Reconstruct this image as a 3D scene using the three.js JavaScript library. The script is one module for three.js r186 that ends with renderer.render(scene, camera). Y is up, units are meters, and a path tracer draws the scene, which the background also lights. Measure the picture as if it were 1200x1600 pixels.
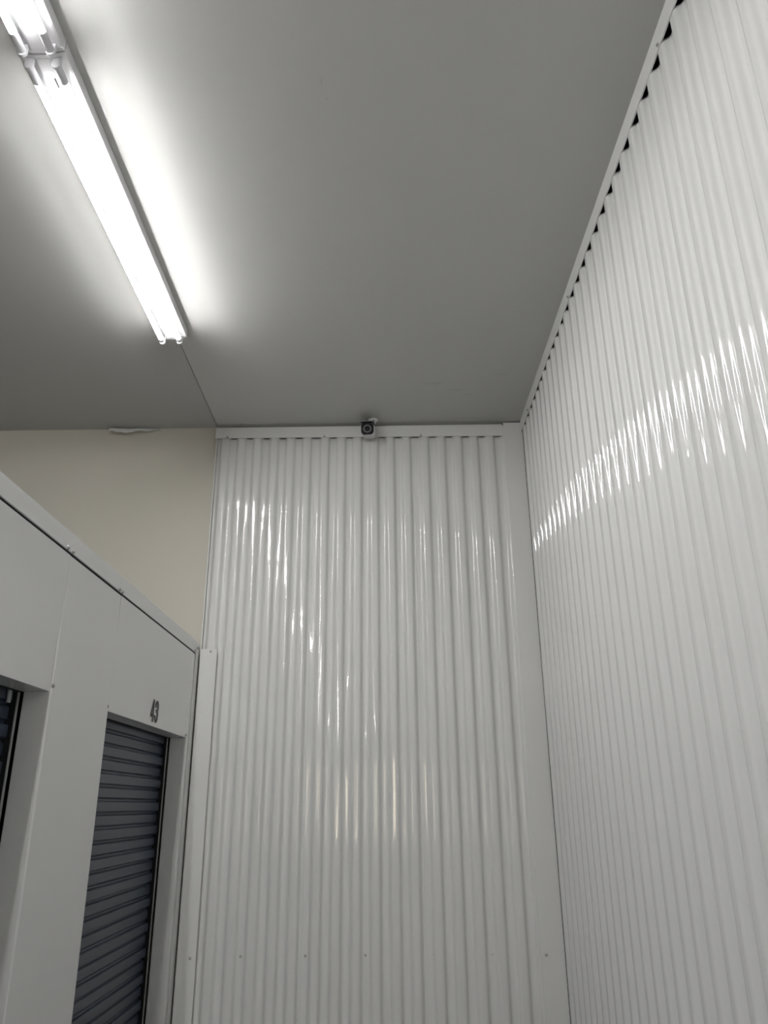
import * as THREE from 'three';
import { RoundedBoxGeometry } from 'three/addons/geometries/RoundedBoxGeometry.js';
import { mergeGeometries } from 'three/addons/utils/BufferGeometryUtils.js';
import { ImprovedNoise } from 'three/addons/math/ImprovedNoise.js';
import { RectAreaLightUniformsLib } from 'three/addons/lights/RectAreaLightUniformsLib.js';

// ---------- camera, sky, exposure, light levels ----------
const EYE = 1.66;                                   // lens height above the floor
const Y = (h) => h + EYE;                           // heights below were surveyed from the lens
const scene = new THREE.Scene();
const camera = new THREE.PerspectiveCamera(2 * Math.atan(800 / 1202) * 180 / Math.PI, 1200 / 1600, 0.05, 120);
camera.position.set(0, EYE, 0);
camera.up.set(0.00921582, 0.93417024, 0.35670861);
camera.lookAt(0.000109, EYE + 0.356723, -0.93421);
scene.add(camera);
scene.background = new THREE.Color().setRGB(1.0, 0.88, 0.66);   // dusk seen through the open far doorway
scene.backgroundIntensity = 5;
const EXPOSURE = 1.86;
const TUBE_GLOW = 34;                               // radiance of the bare tubes
const LAMP = 34;                                    // the area light on the underside of each tube
const LIGHT_COLOR = new THREE.Color().setRGB(1.0, 0.995, 0.98);
RectAreaLightUniformsLib.init();

const renderer = new THREE.WebGLRenderer({ antialias: true });
renderer.toneMapping = THREE.LinearToneMapping;
renderer.toneMappingExposure = EXPOSURE;
renderer.shadowMap.enabled = true;

// ---------- layout (metres; y from the lens through Y(), z runs away from the lens as negative) ----------
const BACK = -7.05;                                 // crest plane of the corrugated end wall
const RIGHT = 1.406;                                // crest plane of the corrugated right wall
const FRONT = -1.71;                                // face of the storage units
const FAR_END = 31;                                 // other end of the corridor
const VOID_LEFT = -6.5;                             // wall behind the units
const ceilAt = (x) => Y(3.661 + 0.004 * x);         // the ceiling falls very slightly to the left

// ---------- helpers ----------
let seed = 7;
const rnd = () => { seed = (seed * 1664525 + 1013904223) >>> 0; return seed / 4294967296; };
const noise = new ImprovedNoise();
const used = new Map();
function numbered(name) {
  const n = used.get(name) ?? 0; used.set(name, n + 1);
  return n ? `${name}_${String(n).padStart(3, '0')}` : name;
}
function group(name, data, parent = scene) {
  const g = new THREE.Group(); g.name = parent === scene ? numbered(name) : name;
  Object.assign(g.userData, data); parent.add(g); return g;
}
function part(name, geometry, material, parent, data) {
  const m = new THREE.Mesh(geometry, material);
  m.name = numbered(name); m.castShadow = m.receiveShadow = true;
  if (data) Object.assign(m.userData, data);
  parent.add(m); return m;
}
function box(x0, x1, y0, y1, z0, z1, r = 0) {
  const w = Math.abs(x1 - x0), h = Math.abs(y1 - y0), d = Math.abs(z1 - z0);
  const g = r ? new RoundedBoxGeometry(w, h, d, 2, Math.min(r, w / 2.01, h / 2.01, d / 2.01)) : new THREE.BoxGeometry(w, h, d);
  return g.translate((x0 + x1) / 2, (y0 + y1) / 2, (z0 + z1) / 2);
}
// a closed outline [[a, b], ...] swept straight along z from 0 to len, corners chamfered by the outline itself
function sweep(outline, len, bevel = 0) {
  const s = new THREE.Shape(outline.map(([a, b]) => new THREE.Vector2(a, b)));
  return new THREE.ExtrudeGeometry(s, { depth: len, bevelEnabled: bevel > 0, bevelSize: bevel, bevelThickness: bevel, bevelSegments: 2, steps: 1 });
}
function noiseTexture(w, h, fn, srgb) {
  const data = new Uint8Array(w * h * 4);
  for (let j = 0; j < h; j++) for (let i = 0; i < w; i++) {
    const c = fn(i / w, j / h), k = 4 * (j * w + i);
    const v = Array.isArray(c) ? c : [c, c, c];
    for (let q = 0; q < 3; q++) data[k + q] = Math.max(0, Math.min(255, Math.round(v[q] * 255)));
    data[k + 3] = 255;
  }
  const t = new THREE.DataTexture(data, w, h);
  t.wrapS = t.wrapT = THREE.RepeatWrapping; t.magFilter = THREE.LinearFilter; t.minFilter = THREE.LinearMipmapLinearFilter; t.generateMipmaps = true;
  if (srgb) t.colorSpace = THREE.SRGBColorSpace;
  t.needsUpdate = true; return t;
}
const lin = (r, g, b) => new THREE.Color().setRGB(r, g, b);

// ---------- materials ----------
const smudge = noiseTexture(512, 512, (u, v) => {   // faint handling marks in the gloss of the paint
  let s = 0; for (const [f, a] of [[3, 0.5], [9, 0.3], [27, 0.2]]) s += a * noise.noise(u * f, v * f, f);
  return 0.8 + 0.2 * s;
});
const PAINT = lin(0.75, 0.753, 0.745);
const sheetMetal = new THREE.MeshPhysicalMaterial({ color: PAINT, roughness: 0.5, ior: 1.5, clearcoat: 1, clearcoatRoughness: 0.045 });
const flatMetal = new THREE.MeshPhysicalMaterial({ color: PAINT, roughness: 0.3, ior: 1.5 });
const unitPaint = new THREE.MeshPhysicalMaterial({ color: lin(0.84, 0.84, 0.835), roughness: 0.22, roughnessMap: smudge, ior: 1.5 });
const enamel = new THREE.MeshStandardMaterial({ color: lin(0.78, 0.78, 0.8), roughness: 0.35 });
const holderPlastic = new THREE.MeshStandardMaterial({ color: lin(0.72, 0.72, 0.75), roughness: 0.45 });
const darkGap = new THREE.MeshStandardMaterial({ color: lin(0.02, 0.02, 0.022), roughness: 0.9 });
const steel = new THREE.MeshStandardMaterial({ color: lin(0.4, 0.4, 0.4), roughness: 0.3, metalness: 0.5 });
const screwPaint = new THREE.MeshStandardMaterial({ color: lin(0.45, 0.45, 0.44), roughness: 0.4, metalness: 0.3 });
const doorPaint = new THREE.MeshPhysicalMaterial({ color: lin(0.038, 0.053, 0.082), roughness: 0.36, ior: 1.5 });
const guideMetal = new THREE.MeshStandardMaterial({ color: lin(0.5, 0.5, 0.5), roughness: 0.45, metalness: 0.2 });
const blackPrint = new THREE.MeshStandardMaterial({ color: lin(0.022, 0.022, 0.024), roughness: 0.5 });
const tubeGlow = new THREE.MeshStandardMaterial({ color: lin(0.9, 0.9, 0.9), emissive: LIGHT_COLOR.clone(), emissiveIntensity: TUBE_GLOW, roughness: 0.4 });
const concrete = new THREE.MeshStandardMaterial({
  color: lin(0.12, 0.117, 0.112), roughness: 0.5,
  map: (() => { const t = noiseTexture(512, 512, (u, v) => { let s = 0.86; for (const [f, a] of [[4, 0.12], [16, 0.08], [60, 0.05]]) s += a * noise.noise(u * f, v * f, f + 3); return s; }, true); return t; })(),
});
const roofBoard = new THREE.MeshStandardMaterial({ color: lin(0.2, 0.195, 0.185), roughness: 0.9 });
const wallBump = noiseTexture(512, 512, (u, v) => 0.5 + 0.35 * noise.noise(u * 90, v * 90, 1.5) + 0.15 * noise.noise(u * 200, v * 200, 4.5));
const beige = new THREE.MeshStandardMaterial({ color: lin(0.63, 0.605, 0.54), roughness: 0.75, bumpMap: wallBump, bumpScale: 0.0006 });
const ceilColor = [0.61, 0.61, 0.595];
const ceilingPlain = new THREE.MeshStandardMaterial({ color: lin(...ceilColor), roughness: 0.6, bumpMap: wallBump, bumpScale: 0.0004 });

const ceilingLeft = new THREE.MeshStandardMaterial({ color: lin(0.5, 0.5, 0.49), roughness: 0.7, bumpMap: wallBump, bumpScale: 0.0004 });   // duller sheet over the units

// the scuffed ceiling sheet: smudges and specks at their places, uv over the whole sheet
const SHEET = { x0: -1.7, x1: 1.5, z0: -7.1, z1: 0.5 };
const marks = [   // x, z, half length, half width, strength
  [0.47, -6.26, 0.1, 0.012, 0.2], [0.52, -6.24, 0.06, 0.01, 0.25], [0.68, -6.38, 0.07, 0.016, 0.17], [0.83, -6.47, 0.035, 0.012, 0.3], [1.09, -6.11, 0.07, 0.018, 0.18],
  [0.69, -6.7, 0.02, 0.012, 0.22], [0.93, -6.6, 0.06, 0.03, 0.06], [-0.318, -3.058, 0.006, 0.03, 0.2], [-0.295, -3.163, 0.006, 0.008, 0.3], [-1.44, -7.02, 0.014, 0.01, 0.5],
  [0.9, -6.95, 0.3, 0.02, 0.12],
];
const marksMap = (() => {
  const w = 1024, h = 2048, t = noiseTexture(w, h, (u, v) => {
    const x = SHEET.x0 + u * (SHEET.x1 - SHEET.x0), z = SHEET.z0 + v * (SHEET.z1 - SHEET.z0);
    let s = 1 + 0.012 * noise.noise(x * 2, z * 2, 0.3) + 0.008 * noise.noise(x * 9, z * 9, 2.3);
    for (const [mx, mz, a, b, k] of marks) {
      const dx = (x - mx) / a, dz = (z - mz) / b, d = dx * dx + dz * dz;
      if (d < 4) s -= k * Math.exp(-d * 1.6) * (0.7 + 0.6 * noise.noise(x * 60, z * 120, 7.7));
    }
    return Math.min(1, 0.97 * s);
  });
  t.wrapS = t.wrapT = THREE.ClampToEdgeWrapping; return t;
})();
const specks = (() => { const p = []; for (let i = 0; i < 90; i++) p.push([rnd(), rnd(), 0.4 + rnd()]); return p; })();
const ceilBump = noiseTexture(1024, 1024, (u, v) => 0.4 + 0.2 * noise.noise(u * 60, v * 60, 1.5) + 0.1 * noise.noise(u * 170, v * 170, 4.5));
{
  const d = ceilBump.image.data;                     // small raised grains of dried paint
  for (const [u, v, s] of specks) for (let j = -3; j <= 3; j++) for (let i = -3; i <= 3; i++) {
    const r = Math.hypot(i, j) / (1.6 * s); if (r > 1) continue;
    const k = 4 * (((Math.floor(v * 1024) + j + 1024) % 1024) * 1024 + ((Math.floor(u * 1024) + i + 1024) % 1024));
    for (let q = 0; q < 3; q++) d[k + q] = Math.min(255, d[k + q] + 140 * (1 - r));
  }
}
const ceilingSheet = new THREE.MeshStandardMaterial({ color: lin(...ceilColor), map: marksMap, roughness: 0.55, bumpMap: ceilBump, bumpScale: 0.0016 });

// ---------- structure: floor, ceiling, plain walls ----------
{
  const g = box(VOID_LEFT - 0.1, RIGHT + 0.2, -0.1, 0, BACK - 0.2, FAR_END + 0.1);
  const p = g.attributes.position, uv = g.attributes.uv;
  for (let i = 0; i < p.count; i++) uv.setXY(i, p.getX(i) / 2, p.getZ(i) / 2);
  part('floor', g, concrete, scene, { kind: 'structure', label: 'grey concrete corridor floor' });
}
function ceilingPanel(x0, x1, z0, z1, material, parent) {     // a thick sheet whose underside follows the slight fall of the ceiling
  const g = box(x0, x1, 0, 0.06, z0, z1), p = g.attributes.position, uv = g.attributes.uv;
  for (let i = 0; i < p.count; i++) {
    uv.setXY(i, (p.getX(i) - SHEET.x0) / (SHEET.x1 - SHEET.x0), (p.getZ(i) - SHEET.z0) / (SHEET.z1 - SHEET.z0));
    p.setY(i, p.getY(i) + ceilAt(p.getX(i)));
  }
  g.computeVertexNormals();
  return part('ceiling_panel', g, material, parent);
}
{
  const c = group('ceiling', { kind: 'structure', label: 'grey painted ceiling of large smooth panels' });
  ceilingPanel(-1.7005, RIGHT + 0.2, BACK - 0.2, SHEET.z1, ceilingSheet, c);
  ceilingPanel(-1.7005, RIGHT + 0.2, SHEET.z1 + 0.004, FAR_END + 0.1, ceilingPlain, c);
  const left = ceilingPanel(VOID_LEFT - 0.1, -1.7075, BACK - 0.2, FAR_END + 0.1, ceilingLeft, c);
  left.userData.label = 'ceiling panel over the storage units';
  const g = box(VOID_LEFT - 0.1, RIGHT + 0.2, 0.061, 0.12, BACK - 0.2, FAR_END + 0.1), p = g.attributes.position;
  for (let i = 0; i < p.count; i++) p.setY(i, p.getY(i) + ceilAt(p.getX(i)));
  part('ceiling_backing', g, darkGap, c);
}
part('wall_back_left', box(VOID_LEFT, -1.6, 0, Y(3.72), BACK - 0.15, BACK - 0.045), beige, scene, { kind: 'structure', label: 'beige painted wall above the storage units' });
part('wall_left_rear', box(VOID_LEFT - 0.1, VOID_LEFT, 0, Y(3.72), BACK - 0.15, FAR_END), beige, scene, { kind: 'structure', label: 'beige wall behind the storage units' });
{
  const w = group('wall_end', { kind: 'structure', label: 'white end wall with an open doorway' });
  part('wall_panel', box(VOID_LEFT, -1.0, 0, Y(3.72), FAR_END, FAR_END + 0.12), flatMetal, w);
  part('wall_panel', box(0.8, RIGHT + 0.15, 0, Y(3.76), FAR_END, FAR_END + 0.12), flatMetal, w);
  part('wall_panel', box(-1.0, 0.8, Y(2.2), Y(3.74), FAR_END, FAR_END + 0.12), flatMetal, w);
}

// ---------- ribbed wall sheets ----------
const CREST = 0.066, SLOPE = 0.021, DEPTH = 0.036, BEND = 0.0187;
// section of one ribbed sheet: crests at the given centres; returns [position along the wall, depth behind the crest plane]
function ribSection(centres, from, to, fine) {
  const k = [];                                      // the sharp polyline
  k.push([from, DEPTH]);
  for (const c of centres) k.push([c - CREST / 2 - SLOPE, DEPTH], [c - CREST / 2, 0], [c + CREST / 2, 0], [c + CREST / 2 + SLOPE, DEPTH]);
  k.push([to, DEPTH]);
  if (!fine) return k;
  const out = [k[0]];
  const flat = (a, b, n) => { for (let i = 1; i < n; i++) out.push([a[0] + (b[0] - a[0]) * i / n, a[1] + (b[1] - a[1]) * i / n]); };
  let last = k[0];
  for (let i = 1; i < k.length - 1; i++) {
    const p = k[i], a = k[i - 1], b = k[i + 1];
    const la = Math.hypot(p[0] - a[0], p[1] - a[1]), lb = Math.hypot(b[0] - p[0], b[1] - p[1]);
    const r = Math.min(BEND, la * 0.45, lb * 0.45);
    const s = [p[0] + (a[0] - p[0]) * r / la, p[1] + (a[1] - p[1]) * r / la], e = [p[0] + (b[0] - p[0]) * r / lb, p[1] + (b[1] - p[1]) * r / lb];
    flat(last, s, Math.abs(s[1] - last[1]) < 1e-6 ? 4 : 1);
    for (let q = 0; q <= 6; q++) { const t = q / 6, m = 1 - t; out.push([m * m * s[0] + 2 * m * t * p[0] + t * t * e[0], m * m * s[1] + 2 * m * t * p[1] + t * t * e[1]]); }
    last = e;
  }
  flat(last, k[k.length - 1], 3); out.push(k[k.length - 1]);
  return out;
}
// the sheet itself: slightly uneven as rolled sheet is; place(u, y, w) gives the point for distance u, height y, depth w
function ribbedSheet(section, y0, y1, rows, place, salt, wave = 1, flip = false) {
  const n = section.length, pos = [], uv = [], idx = [];
  for (let j = 0; j <= rows; j++) {
    const y = y0 + (y1 - y0) * j / rows;
    for (let i = 0; i < n; i++) {
      let [u, w] = section[i];
      if (wave) {
        const rib = u / 0.17;
        w += wave * (0.0016 * noise.noise(rib * 0.9 + salt, y * 0.75, salt * 3.1) + 0.0011 * noise.noise(rib * 2.7 + salt, y * 1.1, 9.3 + salt));
        u += wave * 0.0012 * noise.noise(rib * 0.7, y * 0.8, salt + 20.5);
      }
      pos.push(...place(u, y, w)); uv.push(u, y);
    }
  }
  for (let j = 0; j < rows; j++) for (let i = 0; i < n - 1; i++) {
    const a = j * n + i, b = a + 1, c = a + n, d = c + 1;
    flip ? idx.push(a, c, b, b, c, d) : idx.push(a, b, c, b, d, c);
  }
  const g = new THREE.BufferGeometry();
  g.setAttribute('position', new THREE.Float32BufferAttribute(pos, 3));
  g.setAttribute('uv', new THREE.Float32BufferAttribute(uv, 2));
  g.setIndex(idx); g.computeVertexNormals(); return g;
}
// hex washer-head screw, head towards +z
const screwHead = (() => {
  const w = new THREE.CylinderGeometry(0.011, 0.012, 0.003, 14).translate(0, 0.0015, 0), h = new THREE.CylinderGeometry(0.0062, 0.0066, 0.008, 6).translate(0, 0.0065, 0);
  return mergeGeometries([w, h]).rotateX(Math.PI / 2);
})();
const rivetHead = (() => {
  const g = new THREE.LatheGeometry([[0, 0.012], [0.006, 0.0108], [0.0105, 0.0065], [0.0132, 0.0014], [0.0136, -0.001]].map(([a, b]) => new THREE.Vector2(a, b)), 14);
  return g.rotateX(Math.PI / 2);
})();
function fastener(geometry, name, x, y, z, turn, parent, material = screwPaint) {
  const m = part(name, geometry, material, parent); m.position.set(x, y, z); m.rotation.y = turn; return m;
}

// ---------- wall_back: three ribbed sheets, head trim, corner flashing, corner post ----------
{
  const w = group('wall_back', { kind: 'structure', label: 'white ribbed metal wall facing the camera' });
  const ribs = [[-1.607, -1.442, -1.276, -1.109, -0.943, -0.778], [-0.594, -0.428, -0.262, -0.097, 0.068, 0.233], [0.416, 0.584, 0.752, 0.919, 1.083, 1.25]];
  const ends = [[-1.692, -0.686], [-0.71, 0.325], [0.3, 1.38]];
  ribs.forEach((c, i) => {
    const lap = i * 0.0025;                          // each sheet laps a little over its neighbour
    const s = ribSection(c, ends[i][0], ends[i][1], true).map(([u, d]) => [u, d - lap]);
    if (i) { s.unshift([s[0][0], s[0][1] + 0.004]); s.splice(2, 0, [s[1][0] + 0.006, s[1][1] - 0.004], [s[1][0] + 0.012, s[1][1]]); }
    part('corrugated_panel', ribbedSheet(s, 0.005, Y(3.516), 60, (u, y, d) => [u, y, BACK - d], 3.7 + i * 11.3), sheetMetal, w);
  });
  part('edge_trim', sweep([[0, 0], [0.012, 0], [0.012, 0.004], [0.004, 0.004], [0.004, 0.05], [0, 0.05]], Y(3.5), 0).rotateX(-Math.PI / 2).translate(-1.698, 0.0, BACK + 0.002), sheetMetal, w);
  part('head_trim', box(-1.71, 1.23, Y(3.507), Y(3.624), BACK + 0.002, BACK + 0.013, 0.0015), flatMetal, w);
  part('head_strip', box(-1.705, 1.225, Y(3.6), Y(3.68), BACK - 0.052, BACK - 0.044), flatMetal, w);
  part('corner_flashing', box(1.226, 1.4195, 0.002, Y(3.655), BACK + 0.004, BACK + 0.014, 0.0025), sheetMetal, w);
  part('corner_post', box(-1.692, -1.54, 0.002, Y(1.357), BACK + 0.004, BACK + 0.024, 0.003), flatMetal, w);
  part('wall_backing', box(-1.72, RIGHT + 0.2, 0, Y(3.76), BACK - 0.15, BACK - 0.05), darkGap, w);
  const c = BACK;
  for (const [x, d] of [[-1.585, 0.024], [-1.192, -0.034], [-0.669, -0.034], [-0.182, -0.036], [0.363, -0.036], [0.844, -0.036], [1.268, 0.022]]) fastener(screwHead, 'screw', x, Y(-1.128), c + d, 0, w);
  fastener(screwHead, 'screw', -1.597, Y(1.333), c + 0.024, 0, w);
  for (const x of [-1.585, -0.6, 0.385]) fastener(screwHead, 'screw', x, Y(3.518), c + 0.013, 0, w);
}

// ---------- wall_right: ribbed sheets, head trim ----------
{
  const w = group('wall_right', { kind: 'structure', label: 'white ribbed metal wall along the right side' });
  const PITCH = 0.1727, first = -2.786 - 24 * PITCH;   // crest centres
  const place = (u, y, d) => [RIGHT + d, y, u];
  let n = 0;
  for (let z = first; z < FAR_END; z += 6 * PITCH, n++) {
    const c = []; for (let i = 0; i < 6; i++) c.push(z + i * PITCH);
    const near = z < 0.4;
    const from = n ? z - PITCH / 2 - 0.01 : BACK - 0.002, to = Math.min(z + 5.5 * PITCH + 0.01, FAR_END - 0.02), lap = (n % 2) * 0.0018;
    if (!near && n % 4) continue;
    if (!near) for (let i = 6; i < 24 && z + i * PITCH < FAR_END - 0.1; i++) c.push(z + i * PITCH);
    const s = ribSection(c, from, near ? to : Math.min(c[c.length - 1] + PITCH / 2 + 0.01, FAR_END), z < 3).map(([u, d]) => [u, d - lap]);
    part('corrugated_panel', ribbedSheet(s, 0.005, Y(3.556), near ? 48 : 6, place, 41.9 + n * 7.7, near ? 1 : 0.6, true), sheetMetal, w);
  }
  for (let z = BACK + 0.016, k = 0; z < FAR_END - 0.1; z += 3.05, k++)
    part('head_trim', box(RIGHT - 0.005 - 0.0006 * (k % 2), RIGHT + 0.004, Y(3.546), Y(3.68), z, Math.min(z + 3.07, FAR_END), 0.003), flatMetal, w);
  part('wall_backing', box(RIGHT + 0.05, RIGHT + 0.18, 0, Y(3.78), BACK - 0.15, FAR_END), darkGap, w);
  for (const z of [-2.78, -4.83, -6.6, -0.8]) fastener(screwHead, 'screw', RIGHT - 0.006, Y(3.562), z, -Math.PI / 2, w);
}

// ---------- wall_left: front of the storage units ----------
const DOOR_TOP = 0.56, UNIT_TOP = 1.404;
const bays = [[-6.838, -4.85], [-3.993, -2.006], [-1.15, 0.84], [1.7, 3.69], [4.54, 6.53]];
// heavy narrow numerals cut from black film, drawn in a unit cell 0.5 wide and 1 high
function numeral(d) {
  const s = new THREE.Shape();
  if (d === 4) {
    s.moveTo(0.27, 0); s.lineTo(0.43, 0); s.lineTo(0.43, 0.2); s.lineTo(0.5, 0.2); s.lineTo(0.5, 0.34); s.lineTo(0.43, 0.34); s.lineTo(0.43, 1); s.lineTo(0.25, 1); s.lineTo(0, 0.36); s.lineTo(0, 0.2); s.lineTo(0.27, 0.2); s.closePath();
    const h = new THREE.Path(); h.moveTo(0.12, 0.34); h.lineTo(0.27, 0.74); h.lineTo(0.27, 0.34); h.closePath(); s.holes.push(h);
    return s;
  }
  s.moveTo(0, 0.3); s.lineTo(0, 0.22); s.absarc(0.24, 0.22, 0.24, Math.PI, 1.5 * Math.PI, false); s.absarc(0.26, 0.24, 0.24, 1.5 * Math.PI, 2 * Math.PI, false);
  s.lineTo(0.5, 0.4); s.quadraticCurveTo(0.5, 0.5, 0.4, 0.525); s.quadraticCurveTo(0.5, 0.56, 0.5, 0.66); s.lineTo(0.5, 0.76);
  s.absarc(0.26, 0.76, 0.24, 0, 0.5 * Math.PI, false); s.absarc(0.24, 0.76, 0.24, 0.5 * Math.PI, Math.PI, false); s.lineTo(0, 0.68); s.lineTo(0.17, 0.68); s.lineTo(0.17, 0.78);
  s.absarc(0.25, 0.78, 0.08, Math.PI, 0, true); s.lineTo(0.33, 0.66); s.quadraticCurveTo(0.33, 0.59, 0.25, 0.59); s.lineTo(0.16, 0.59); s.lineTo(0.16, 0.46); s.lineTo(0.25, 0.46);
  s.quadraticCurveTo(0.33, 0.46, 0.33, 0.38); s.lineTo(0.33, 0.22); s.absarc(0.25, 0.22, 0.08, 0, -Math.PI, true); s.lineTo(0.17, 0.3); s.closePath();
  return s;
}
const leftWall = group('wall_left', { kind: 'structure', label: 'white metal front of the storage units' });
{
  const w = leftWall, top = Y(1.29);
  const solids = []; let z = BACK + 0.145;
  bays.forEach(([a, b]) => { solids.push([z, a]); z = b; });
  part('end_panel', box(FRONT - 0.14, FRONT + 0.002, 0.002, top, solids[0][0], solids[0][1], 0.006), unitPaint, w);
  for (const [a, b] of solids.slice(1)) part('pilaster_panel', box(FRONT - 0.14, FRONT + 0.003, 0.002, top, a, b, 0.007), unitPaint, w);
  for (let a = z; a < FAR_END - 0.01; a += 2.8) part('front_panel', box(FRONT - 0.14, FRONT, 0.002, top, a + 0.003, Math.min(a + 2.8, FAR_END) - 0.003, 0.006), unitPaint, w);
  bays.forEach(([a, b], i) => {                      // the panel above each door stands flush at its head and a little back at its foot
    const g = new RoundedBoxGeometry(0.14, top - Y(DOOR_TOP), b - a - 0.007, 2, 0.003), p = g.attributes.position, h = top - Y(DOOR_TOP);
    for (let k = 0; k < p.count; k++) p.setX(k, p.getX(k) - 0.008 * (0.5 - p.getY(k) / h));
    const m = part('header_panel', g.translate(FRONT - 0.067, (top + Y(DOOR_TOP)) / 2, (a + b) / 2), unitPaint, w);
    if (i === 0) {
      const num = (d, z0) => {
        const e = new THREE.ExtrudeGeometry(numeral(d), { depth: 0.0006, bevelEnabled: true, bevelSize: 0.012, bevelThickness: 0.0002, bevelSegments: 1, curveSegments: 10 });
        e.scale(0.17, 0.157, 1).rotateY(Math.PI / 2); // reads from the corridor: its left is towards the camera
        const q = part('numeral', e, blackPrint, m, { label: d === 4 ? 'black numeral 4' : 'black numeral 3' });
        q.position.set(FRONT - 0.0026, Y(0.592), z0); q.rotation.z = -0.0106; return q;
      };
      num(4, -5.755); num(3, -5.853);
    }
  });
  // fascia along the top, in lengths that lap, over a dark shadow gap
  part('shadow_gap', box(FRONT - 0.14, FRONT - 0.004, top - 0.006, Y(1.395), BACK + 0.03, FAR_END), darkGap, w);
  const runs = [[BACK + 0.022, -4.782], [-4.79, -1.74], [-1.748, 1.3]]; for (let a = 1.292; a < FAR_END - 0.05; a += 3.05) runs.push([a, Math.min(a + 3.04, FAR_END - 0.005)]);
  runs.forEach(([a, b], i) => part('fascia_trim', mergeGeometries([box(FRONT - 0.003, FRONT + 0.007 + 0.0025 * (i % 2), Y(1.301), Y(UNIT_TOP), a, b, 0.003), box(FRONT - 0.15, FRONT + 0.005, Y(UNIT_TOP) - 0.008, Y(UNIT_TOP), a, b, 0.003)]), unitPaint, w));
  part('corner_gap', box(FRONT - 0.1, FRONT - 0.006, 0.002, top, BACK + 0.128, BACK + 0.147), darkGap, w);
  part('corner_trim', box(FRONT - 0.1, FRONT + 0.006, 0.002, Y(1.37), BACK + 0.024, BACK + 0.13, 0.004), flatMetal, w);
  part('wall_backing', box(FRONT - 0.5, FRONT - 0.34, 0, Y(1.29), BACK, FAR_END), darkGap, w);
  for (const zz of [-3.928, -4.002, -4.783, -4.846, -1.94, -2.0]) fastener(rivetHead, 'rivet', FRONT + (zz > -4.785 ? 0.009 : 0.0065), Y(1.312), zz, Math.PI / 2, w, steel);
  for (const [y, zz, x] of [[0.59, -4.005, 0.001], [0.585, -4.838, -0.001], [0.578, -6.81, 0.0], [0.59, -2.0, 0.001]]) fastener(rivetHead, 'rivet', FRONT + x - 0.001, Y(y), zz, Math.PI / 2, w, steel);
  for (const [y, zz] of [[1.31, -6.86], [1.352, -6.95]]) fastener(rivetHead, 'rivet', FRONT + 0.01, Y(y), zz, Math.PI / 2, w, screwPaint);
}
part('storage_roof_slab', box(VOID_LEFT, FRONT - 0.15, Y(1.27), Y(1.3), BACK - 0.04, FAR_END - 0.01), roofBoard, scene, { kind: 'structure', label: 'flat top of the storage units' });

// ---------- doors: dark blue roll-up curtains in their guides ----------
const SLAT = 0.0882;
function slatGeometry(width, proud) {                 // one band of the curtain, rolled forward or back, with rounded bends
  const h = SLAT, f = proud ? 0.021 : 0.011;
  // outline in (x towards the corridor, y): half a groove, rounded shoulder, flat, rounded shoulder, half a groove
  const lower = [[-0.004, -0.0002], [-0.0035, 0.0035], [0.001, 0.0085], [f - 0.003, 0.0135], [f - 0.0006, 0.0165], [f, 0.02]];
  const pts = [...lower, [f + 0.0006, h / 2], ...lower.slice().reverse().map(([x, y]) => [x, h - y])];
  const back = pts.slice().reverse().map(([x, y]) => [x - 0.0012, y]);
  return sweep([...pts, ...back], width);
}
function rollDoor(n, [a, b], label, latch) {
  const d = group(`door_${n}`, { kind: 'structure', label });
  const width = b - a - 0.06, x = FRONT - 0.197;
  const shapes = [slatGeometry(width, false), slatGeometry(width, true)];
  const y0 = Y(0.412) - 24 * SLAT - 0.045;
  for (let k = 0, y = y0 + 0.04; y < Y(DOOR_TOP) + 0.16; k++, y += SLAT) {
    const m = part('slat', shapes[k % 2], doorPaint, d); m.position.set(x, y, a + 0.03);
  }
  part('bottom_bar', box(x - 0.02, x + 0.035, 0.004, y0 + 0.05, a + 0.03, b - 0.03, 0.006), guideMetal, d);
  for (const s of [0, 1]) {                           // each guide: a dark channel with a bright folded lip
    const z = s ? b : a, t = s ? -1 : 1;
    const lo = Math.min(z, z + t * 0.026), hi = Math.max(z, z + t * 0.026);
    part('guide', mergeGeometries([box(FRONT - 0.26, FRONT - 0.25, 0.004, Y(DOOR_TOP) + 0.03, lo, hi), box(FRONT - 0.26, FRONT - 0.166, 0.004, Y(DOOR_TOP) + 0.03, Math.min(z, z + t * 0.006), Math.max(z, z + t * 0.006))]), darkGap, d);
    part('guide_lip', box(FRONT - 0.162, FRONT - 0.153, 0.004, Y(DOOR_TOP) + 0.02, Math.min(z + t * 0.002, z + t * 0.016), Math.max(z + t * 0.002, z + t * 0.016), 0.002), guideMetal, d);
  }
  part('head_stop', box(FRONT - 0.176, FRONT - 0.145, Y(DOOR_TOP) - 0.004, Y(DOOR_TOP) + 0.06, a, b, 0.004), darkGap, d);
  if (latch) part('stop_bracket', box(FRONT - 0.172, FRONT - 0.16, Y(DOOR_TOP) - 0.065, Y(DOOR_TOP) + 0.01, a + 0.075, a + 0.105, 0.003), guideMetal, d);
  return d;
}
rollDoor(1, bays[0], 'dark blue roll-up door under the number 43', false);
rollDoor(2, bays[1], 'dark blue roll-up door cut off by the left edge of the photo', true);
for (let i = 2; i < bays.length; i++) rollDoor(i + 1, bays[i], 'dark blue roll-up door further along the corridor', false);

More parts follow.
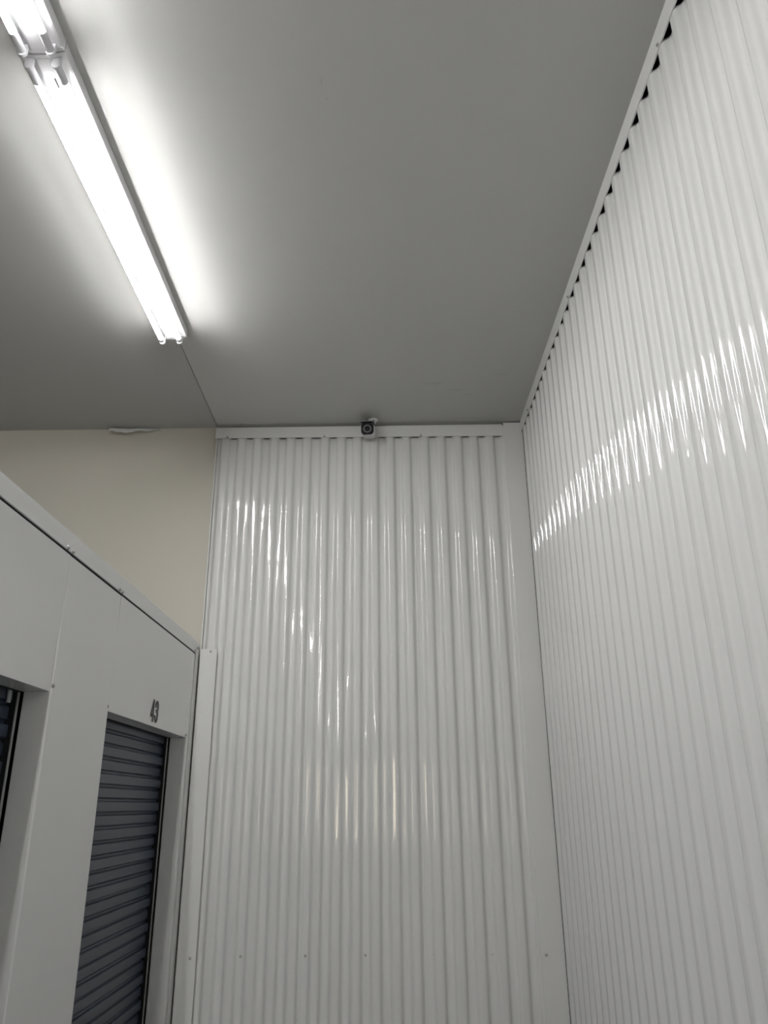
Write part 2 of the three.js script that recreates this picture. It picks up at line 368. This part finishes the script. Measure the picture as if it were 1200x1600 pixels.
// ---------- strip lights ----------
const FIX = 2.545;                                     // length of one fitting
function tubeArc(r, from, to, len) {                   // a closed slice of round tube along z, angles in degrees from +x towards the ceiling
  const s = new THREE.Shape(), R = Math.PI / 180;
  s.absarc(0, 0, r, from * R, to * R, false); s.closePath();
  return new THREE.ExtrudeGeometry(s, { depth: len, bevelEnabled: false, curveSegments: 20 });
}
function makeStripLight(turned) {                            // origin on the ceiling at the fitting's far end, running towards +z
  const o = new THREE.Group(), L = FIX;
  const wide = 0.118, flank = 0.07, nose = 0.036, drop = 0.088;
  part('channel', sweep([[-wide, 0], [-wide, -flank], [-wide + 0.01, -flank - 0.003], [-nose - 0.012, -drop + 0.008], [-nose, -drop], [nose, -drop], [nose + 0.012, -drop + 0.008], [wide - 0.01, -flank - 0.003], [wide, -flank], [wide, 0]], L - 0.02).translate(0, 0, 0.01), enamel, o);
  for (const z of [0.001, L - 0.021]) {                 // pressed end plates, a little larger than the channel
    part('end_plate', sweep([[-wide - 0.002, 0], [-wide - 0.002, -flank - 0.003], [-nose - 0.003, -drop - 0.003], [nose + 0.003, -drop - 0.003], [wide + 0.002, -flank - 0.003], [wide + 0.002, 0]], 0.02).translate(0, 0, z), enamel, o);
  }
  for (const z of [0.022, L - 0.18]) part('cover_plate', box(-nose + 0.002, nose - 0.002, -drop - 0.003, -drop, z, z + 0.158, 0.001), enamel, o);
  for (const x of [-0.07, 0.07]) {
    const side = turned ? -x : x;                      // every tube in the row is seated with its light turned a little towards the corridor
    let [from, to] = side < 0 ? [-195, 14] : [-175, 14];
    if (turned) [from, to] = [-180 - to, -180 - from];
    const t = part('tube', tubeArc(0.019, from, to, L - 0.15).translate(x, -0.12, 0.065), tubeGlow, o);
    t.userData.label = 'glowing diffuser of the tube';
    part('tube_back', tubeArc(0.0188, to, from + 360, L - 0.15).translate(x, -0.12, 0.065), enamel, o);
    // the opaque cap at each end of a tube: long at the near end, short at the far end
    part('tube_cap', new THREE.LatheGeometry([[0.0, 0], [0.0195, 0], [0.0205, 0.004], [0.0205, 0.105], [0.019, 0.112]].map(([r, h]) => new THREE.Vector2(r, h)), 20).rotateX(-Math.PI / 2).translate(x, -0.12, L - 0.03), holderPlastic, o);
    part('tube_cap', new THREE.LatheGeometry([[0.0, 0], [0.0195, 0], [0.0205, 0.003], [0.0205, 0.03], [0.019, 0.034]].map(([r, h]) => new THREE.Vector2(r, h)), 20).rotateX(Math.PI / 2).translate(x, -0.12, 0.033), holderPlastic, o);
    for (const z of [0.016, L - 0.04]) {               // lamp holders: a rounded tongue hanging from the channel end
      const s = new THREE.Shape(); s.moveTo(-0.021, 0.06); s.lineTo(-0.021, -0.008); s.absarc(0, -0.008, 0.021, Math.PI, 2 * Math.PI, false); s.lineTo(0.021, 0.06); s.closePath();
      part('lamp_holder', new THREE.ExtrudeGeometry(s, { depth: 0.014, bevelEnabled: true, bevelSize: 0.002, bevelThickness: 0.002, bevelSegments: 2 }).translate(x, -0.12, z), holderPlastic, o);
    }
    const r = new THREE.RectAreaLight(LIGHT_COLOR, LAMP, 0.024, L - 0.2); // the lit underside of the tube
    const tilt = (side < 0 ? 85 : 38) * Math.PI / 180, sx = Math.sign(x);   // towards the floor, or the corridor
    r.position.set(x + sx * 0.0215 * Math.cos(tilt), -0.12 - 0.0215 * Math.sin(tilt), L / 2);
    r.rotation.set(-Math.PI / 2, 0, 0); r.rotation.order = 'ZXY'; r.rotation.z = sx * (Math.PI / 2 - tilt); o.add(r);
  }
  return o;
}
const LX = -1.713, LIGHT_Y = ceilAt(-1.72) - 0.001;
function stripLight(z, label, grp, turned) {
  const o = makeStripLight(turned);
  o.name = numbered('strip_light'); o.position.set(LX, LIGHT_Y, turned ? z + FIX : z); o.rotation.set(0, turned ? Math.PI : 0, turned ? -0.004 : 0.004);
  o.userData = { label, category: 'light' }; if (grp) o.userData.group = grp;
  scene.add(o); return o;
}
const nearWall = stripLight(-5.348, 'white twin-tube ceiling strip light nearest the ribbed end wall, seen along its whole length');
part('cable_clip', box(0.012, 0.02, -0.095, -0.0915, FIX - 0.19, FIX - 0.135, 0.001), darkGap, nearWall);
stripLight(-5.348 + FIX + 0.006, 'twin-tube ceiling strip light cut off by the top left corner of the photo', null, true);
for (let i = 2; i < 13; i++) stripLight(-5.348 + i * (FIX + 0.02 + (i > 1 ? 0.12 : 0)), 'white twin-tube strip light further along the row, behind the camera', 'strip lights behind the camera');

// ---------- security camera under the ceiling ----------
{
  const o = group('security_camera', { label: 'small white bullet security camera with black square face under the ceiling', category: 'camera' });
  const base = new THREE.Vector3(-0.1, ceilAt(-0.1), -6.975); o.position.copy(base);
  const white = new THREE.MeshStandardMaterial({ color: lin(0.72, 0.72, 0.72), roughness: 0.35 });
  const blackGloss = new THREE.MeshPhysicalMaterial({ color: lin(0.008, 0.008, 0.009), roughness: 0.15 });
  const greyRing = new THREE.MeshStandardMaterial({ color: lin(0.2, 0.2, 0.21), roughness: 0.4 });
  part('mount', new THREE.LatheGeometry([[0.0, -0.024], [0.022, -0.024], [0.034, -0.018], [0.046, -0.012], [0.05, -0.006], [0.05, 0]].map(([r, h]) => new THREE.Vector2(r, h)), 28), white, o);
  for (const [x, z] of [[-0.032, 0.022], [0.01, 0.036], [0.034, -0.016]]) part('screw', new THREE.CylinderGeometry(0.0055, 0.0055, 0.006, 10).translate(x, -0.016, z), darkGap, o);
  const face = new THREE.Vector3(-0.1575, Y(3.514), -6.865).sub(base);           // centre of the front glass
  const look = new THREE.Vector3(-0.1, -0.16, 1).normalize(), right = new THREE.Vector3(0, 1, 0).cross(look).normalize(), up = look.clone().cross(right);
  const frame = new THREE.Matrix4().makeBasis(right, up, look).scale(new THREE.Vector3(1.12, 1.12, 1)).setPosition(face);
  const squircle = (h, r) => { const s = new THREE.Shape(); s.moveTo(-h + r, -h); s.lineTo(h - r, -h); s.absarc(h - r, -h + r, r, -Math.PI / 2, 0, false); s.lineTo(h, h - r); s.absarc(h - r, h - r, r, 0, Math.PI / 2, false); s.lineTo(-h + r, h); s.absarc(-h + r, h - r, r, Math.PI / 2, Math.PI, false); s.lineTo(-h, -h + r); s.absarc(-h + r, -h + r, r, Math.PI, 1.5 * Math.PI, false); return s; };
  const at = (g) => g.applyMatrix4(frame);
  const body = new THREE.ExtrudeGeometry(squircle(0.055, 0.03), { depth: 0.135, bevelEnabled: true, bevelSize: 0.004, bevelThickness: 0.004, bevelSegments: 3, curveSegments: 10 }).translate(0, 0, -0.143);
  part('housing', at(body), white, o);
  part('front_plate', at(new THREE.ExtrudeGeometry(squircle(0.053, 0.028), { depth: 0.008, bevelEnabled: true, bevelSize: 0.003, bevelThickness: 0.003, bevelSegments: 3, curveSegments: 10 }).translate(0, 0, -0.006)), blackGloss, o);
  part('sun_hood', at(box(-0.062, 0.062, 0.055, 0.06, -0.13, 0.02, 0.002)), blackGloss, o);
  part('lamp_ring', at(new THREE.TorusGeometry(0.031, 0.0065, 10, 32).translate(0, -0.003, 0.005)), greyRing, o);
  part('lens', at(new THREE.LatheGeometry([[0, 0.009], [0.008, 0.0085], [0.014, 0.006], [0.017, 0.0]].map(([r, h]) => new THREE.Vector2(r, h)), 24).rotateX(Math.PI / 2).translate(0, -0.003, 0.004)), blackGloss, o);
  const neck = new THREE.CatmullRomCurve3([new THREE.Vector3(0, -0.02, 0), new THREE.Vector3(0.002, -0.06, 0.005), face.clone().addScaledVector(look, -0.085).addScaledVector(up, 0.07), face.clone().addScaledVector(look, -0.09).addScaledVector(up, 0.05)]);
  part('bracket_arm', new THREE.TubeGeometry(neck, 16, 0.017, 14), white, o);
  part('knuckle', new THREE.SphereGeometry(0.024, 18, 12).translate(0, -0.032, 0), white, o);
}

// ---------- peeled strip where the ceiling meets the beige wall ----------
{
  const n = 26, rows = 5, pos = [], idx = [], z0 = BACK - 0.043;
  for (let i = 0; i <= n; i++) {
    const t = i / n, x = -2.79 + 0.5 * t;
    const hang = (0.12 * Math.pow(1 - t, 0.6) + 0.004) * (0.85 + 0.5 * noise.noise(t * 7, 0.3, 1.7)) * (t < 0.12 ? 0.7 + 2.5 * t : 1);
    for (let j = 0; j <= rows; j++) {
      const s = j / rows, out = 0.1 * Math.sin(s * 1.5) * (1 - 0.75 * t) + 0.006 * noise.noise(t * 9, s * 3, 5.1);
      pos.push(x + 0.01 * noise.noise(t * 5, s * 2, 8.8), ceilAt(x) - 0.004 - hang * s * s * 0.8 - 0.004 * s, z0 + 0.004 + out);
    }
  }
  const m = rows + 1, top = pos.length / 3;
  for (let i = 0; i <= n; i++) for (let j = 0; j <= rows; j++) { const k = 3 * (i * m + j); pos.push(pos[k], pos[k + 1] + 0.0012, pos[k + 2] - 0.0012); }
  for (let i = 0; i < n; i++) for (let j = 0; j < rows; j++) {
    const a = i * m + j, b = a + 1, c = a + m, d = c + 1;
    idx.push(a, b, c, b, d, c, top + a, top + c, top + b, top + b, top + c, top + d);
  }
  for (let i = 0; i < n; i++) { const a = i * m + rows, c = a + m; idx.push(a, top + a, c, c, top + a, top + c); }
  const g = new THREE.BufferGeometry(); g.setAttribute('position', new THREE.Float32BufferAttribute(pos, 3)); g.setIndex(idx); g.computeVertexNormals();
  const p = part('peeled_strip', g, new THREE.MeshStandardMaterial({ color: lin(0.72, 0.72, 0.7), roughness: 0.7 }), scene, { label: 'torn white strip peeling from the ceiling edge above the beige wall', category: 'strip' });
  const c = new THREE.Vector3(-2.55, ceilAt(-2.55), z0); g.translate(-c.x, -c.y, -c.z); p.position.copy(c);
}

renderer.render(scene, camera);
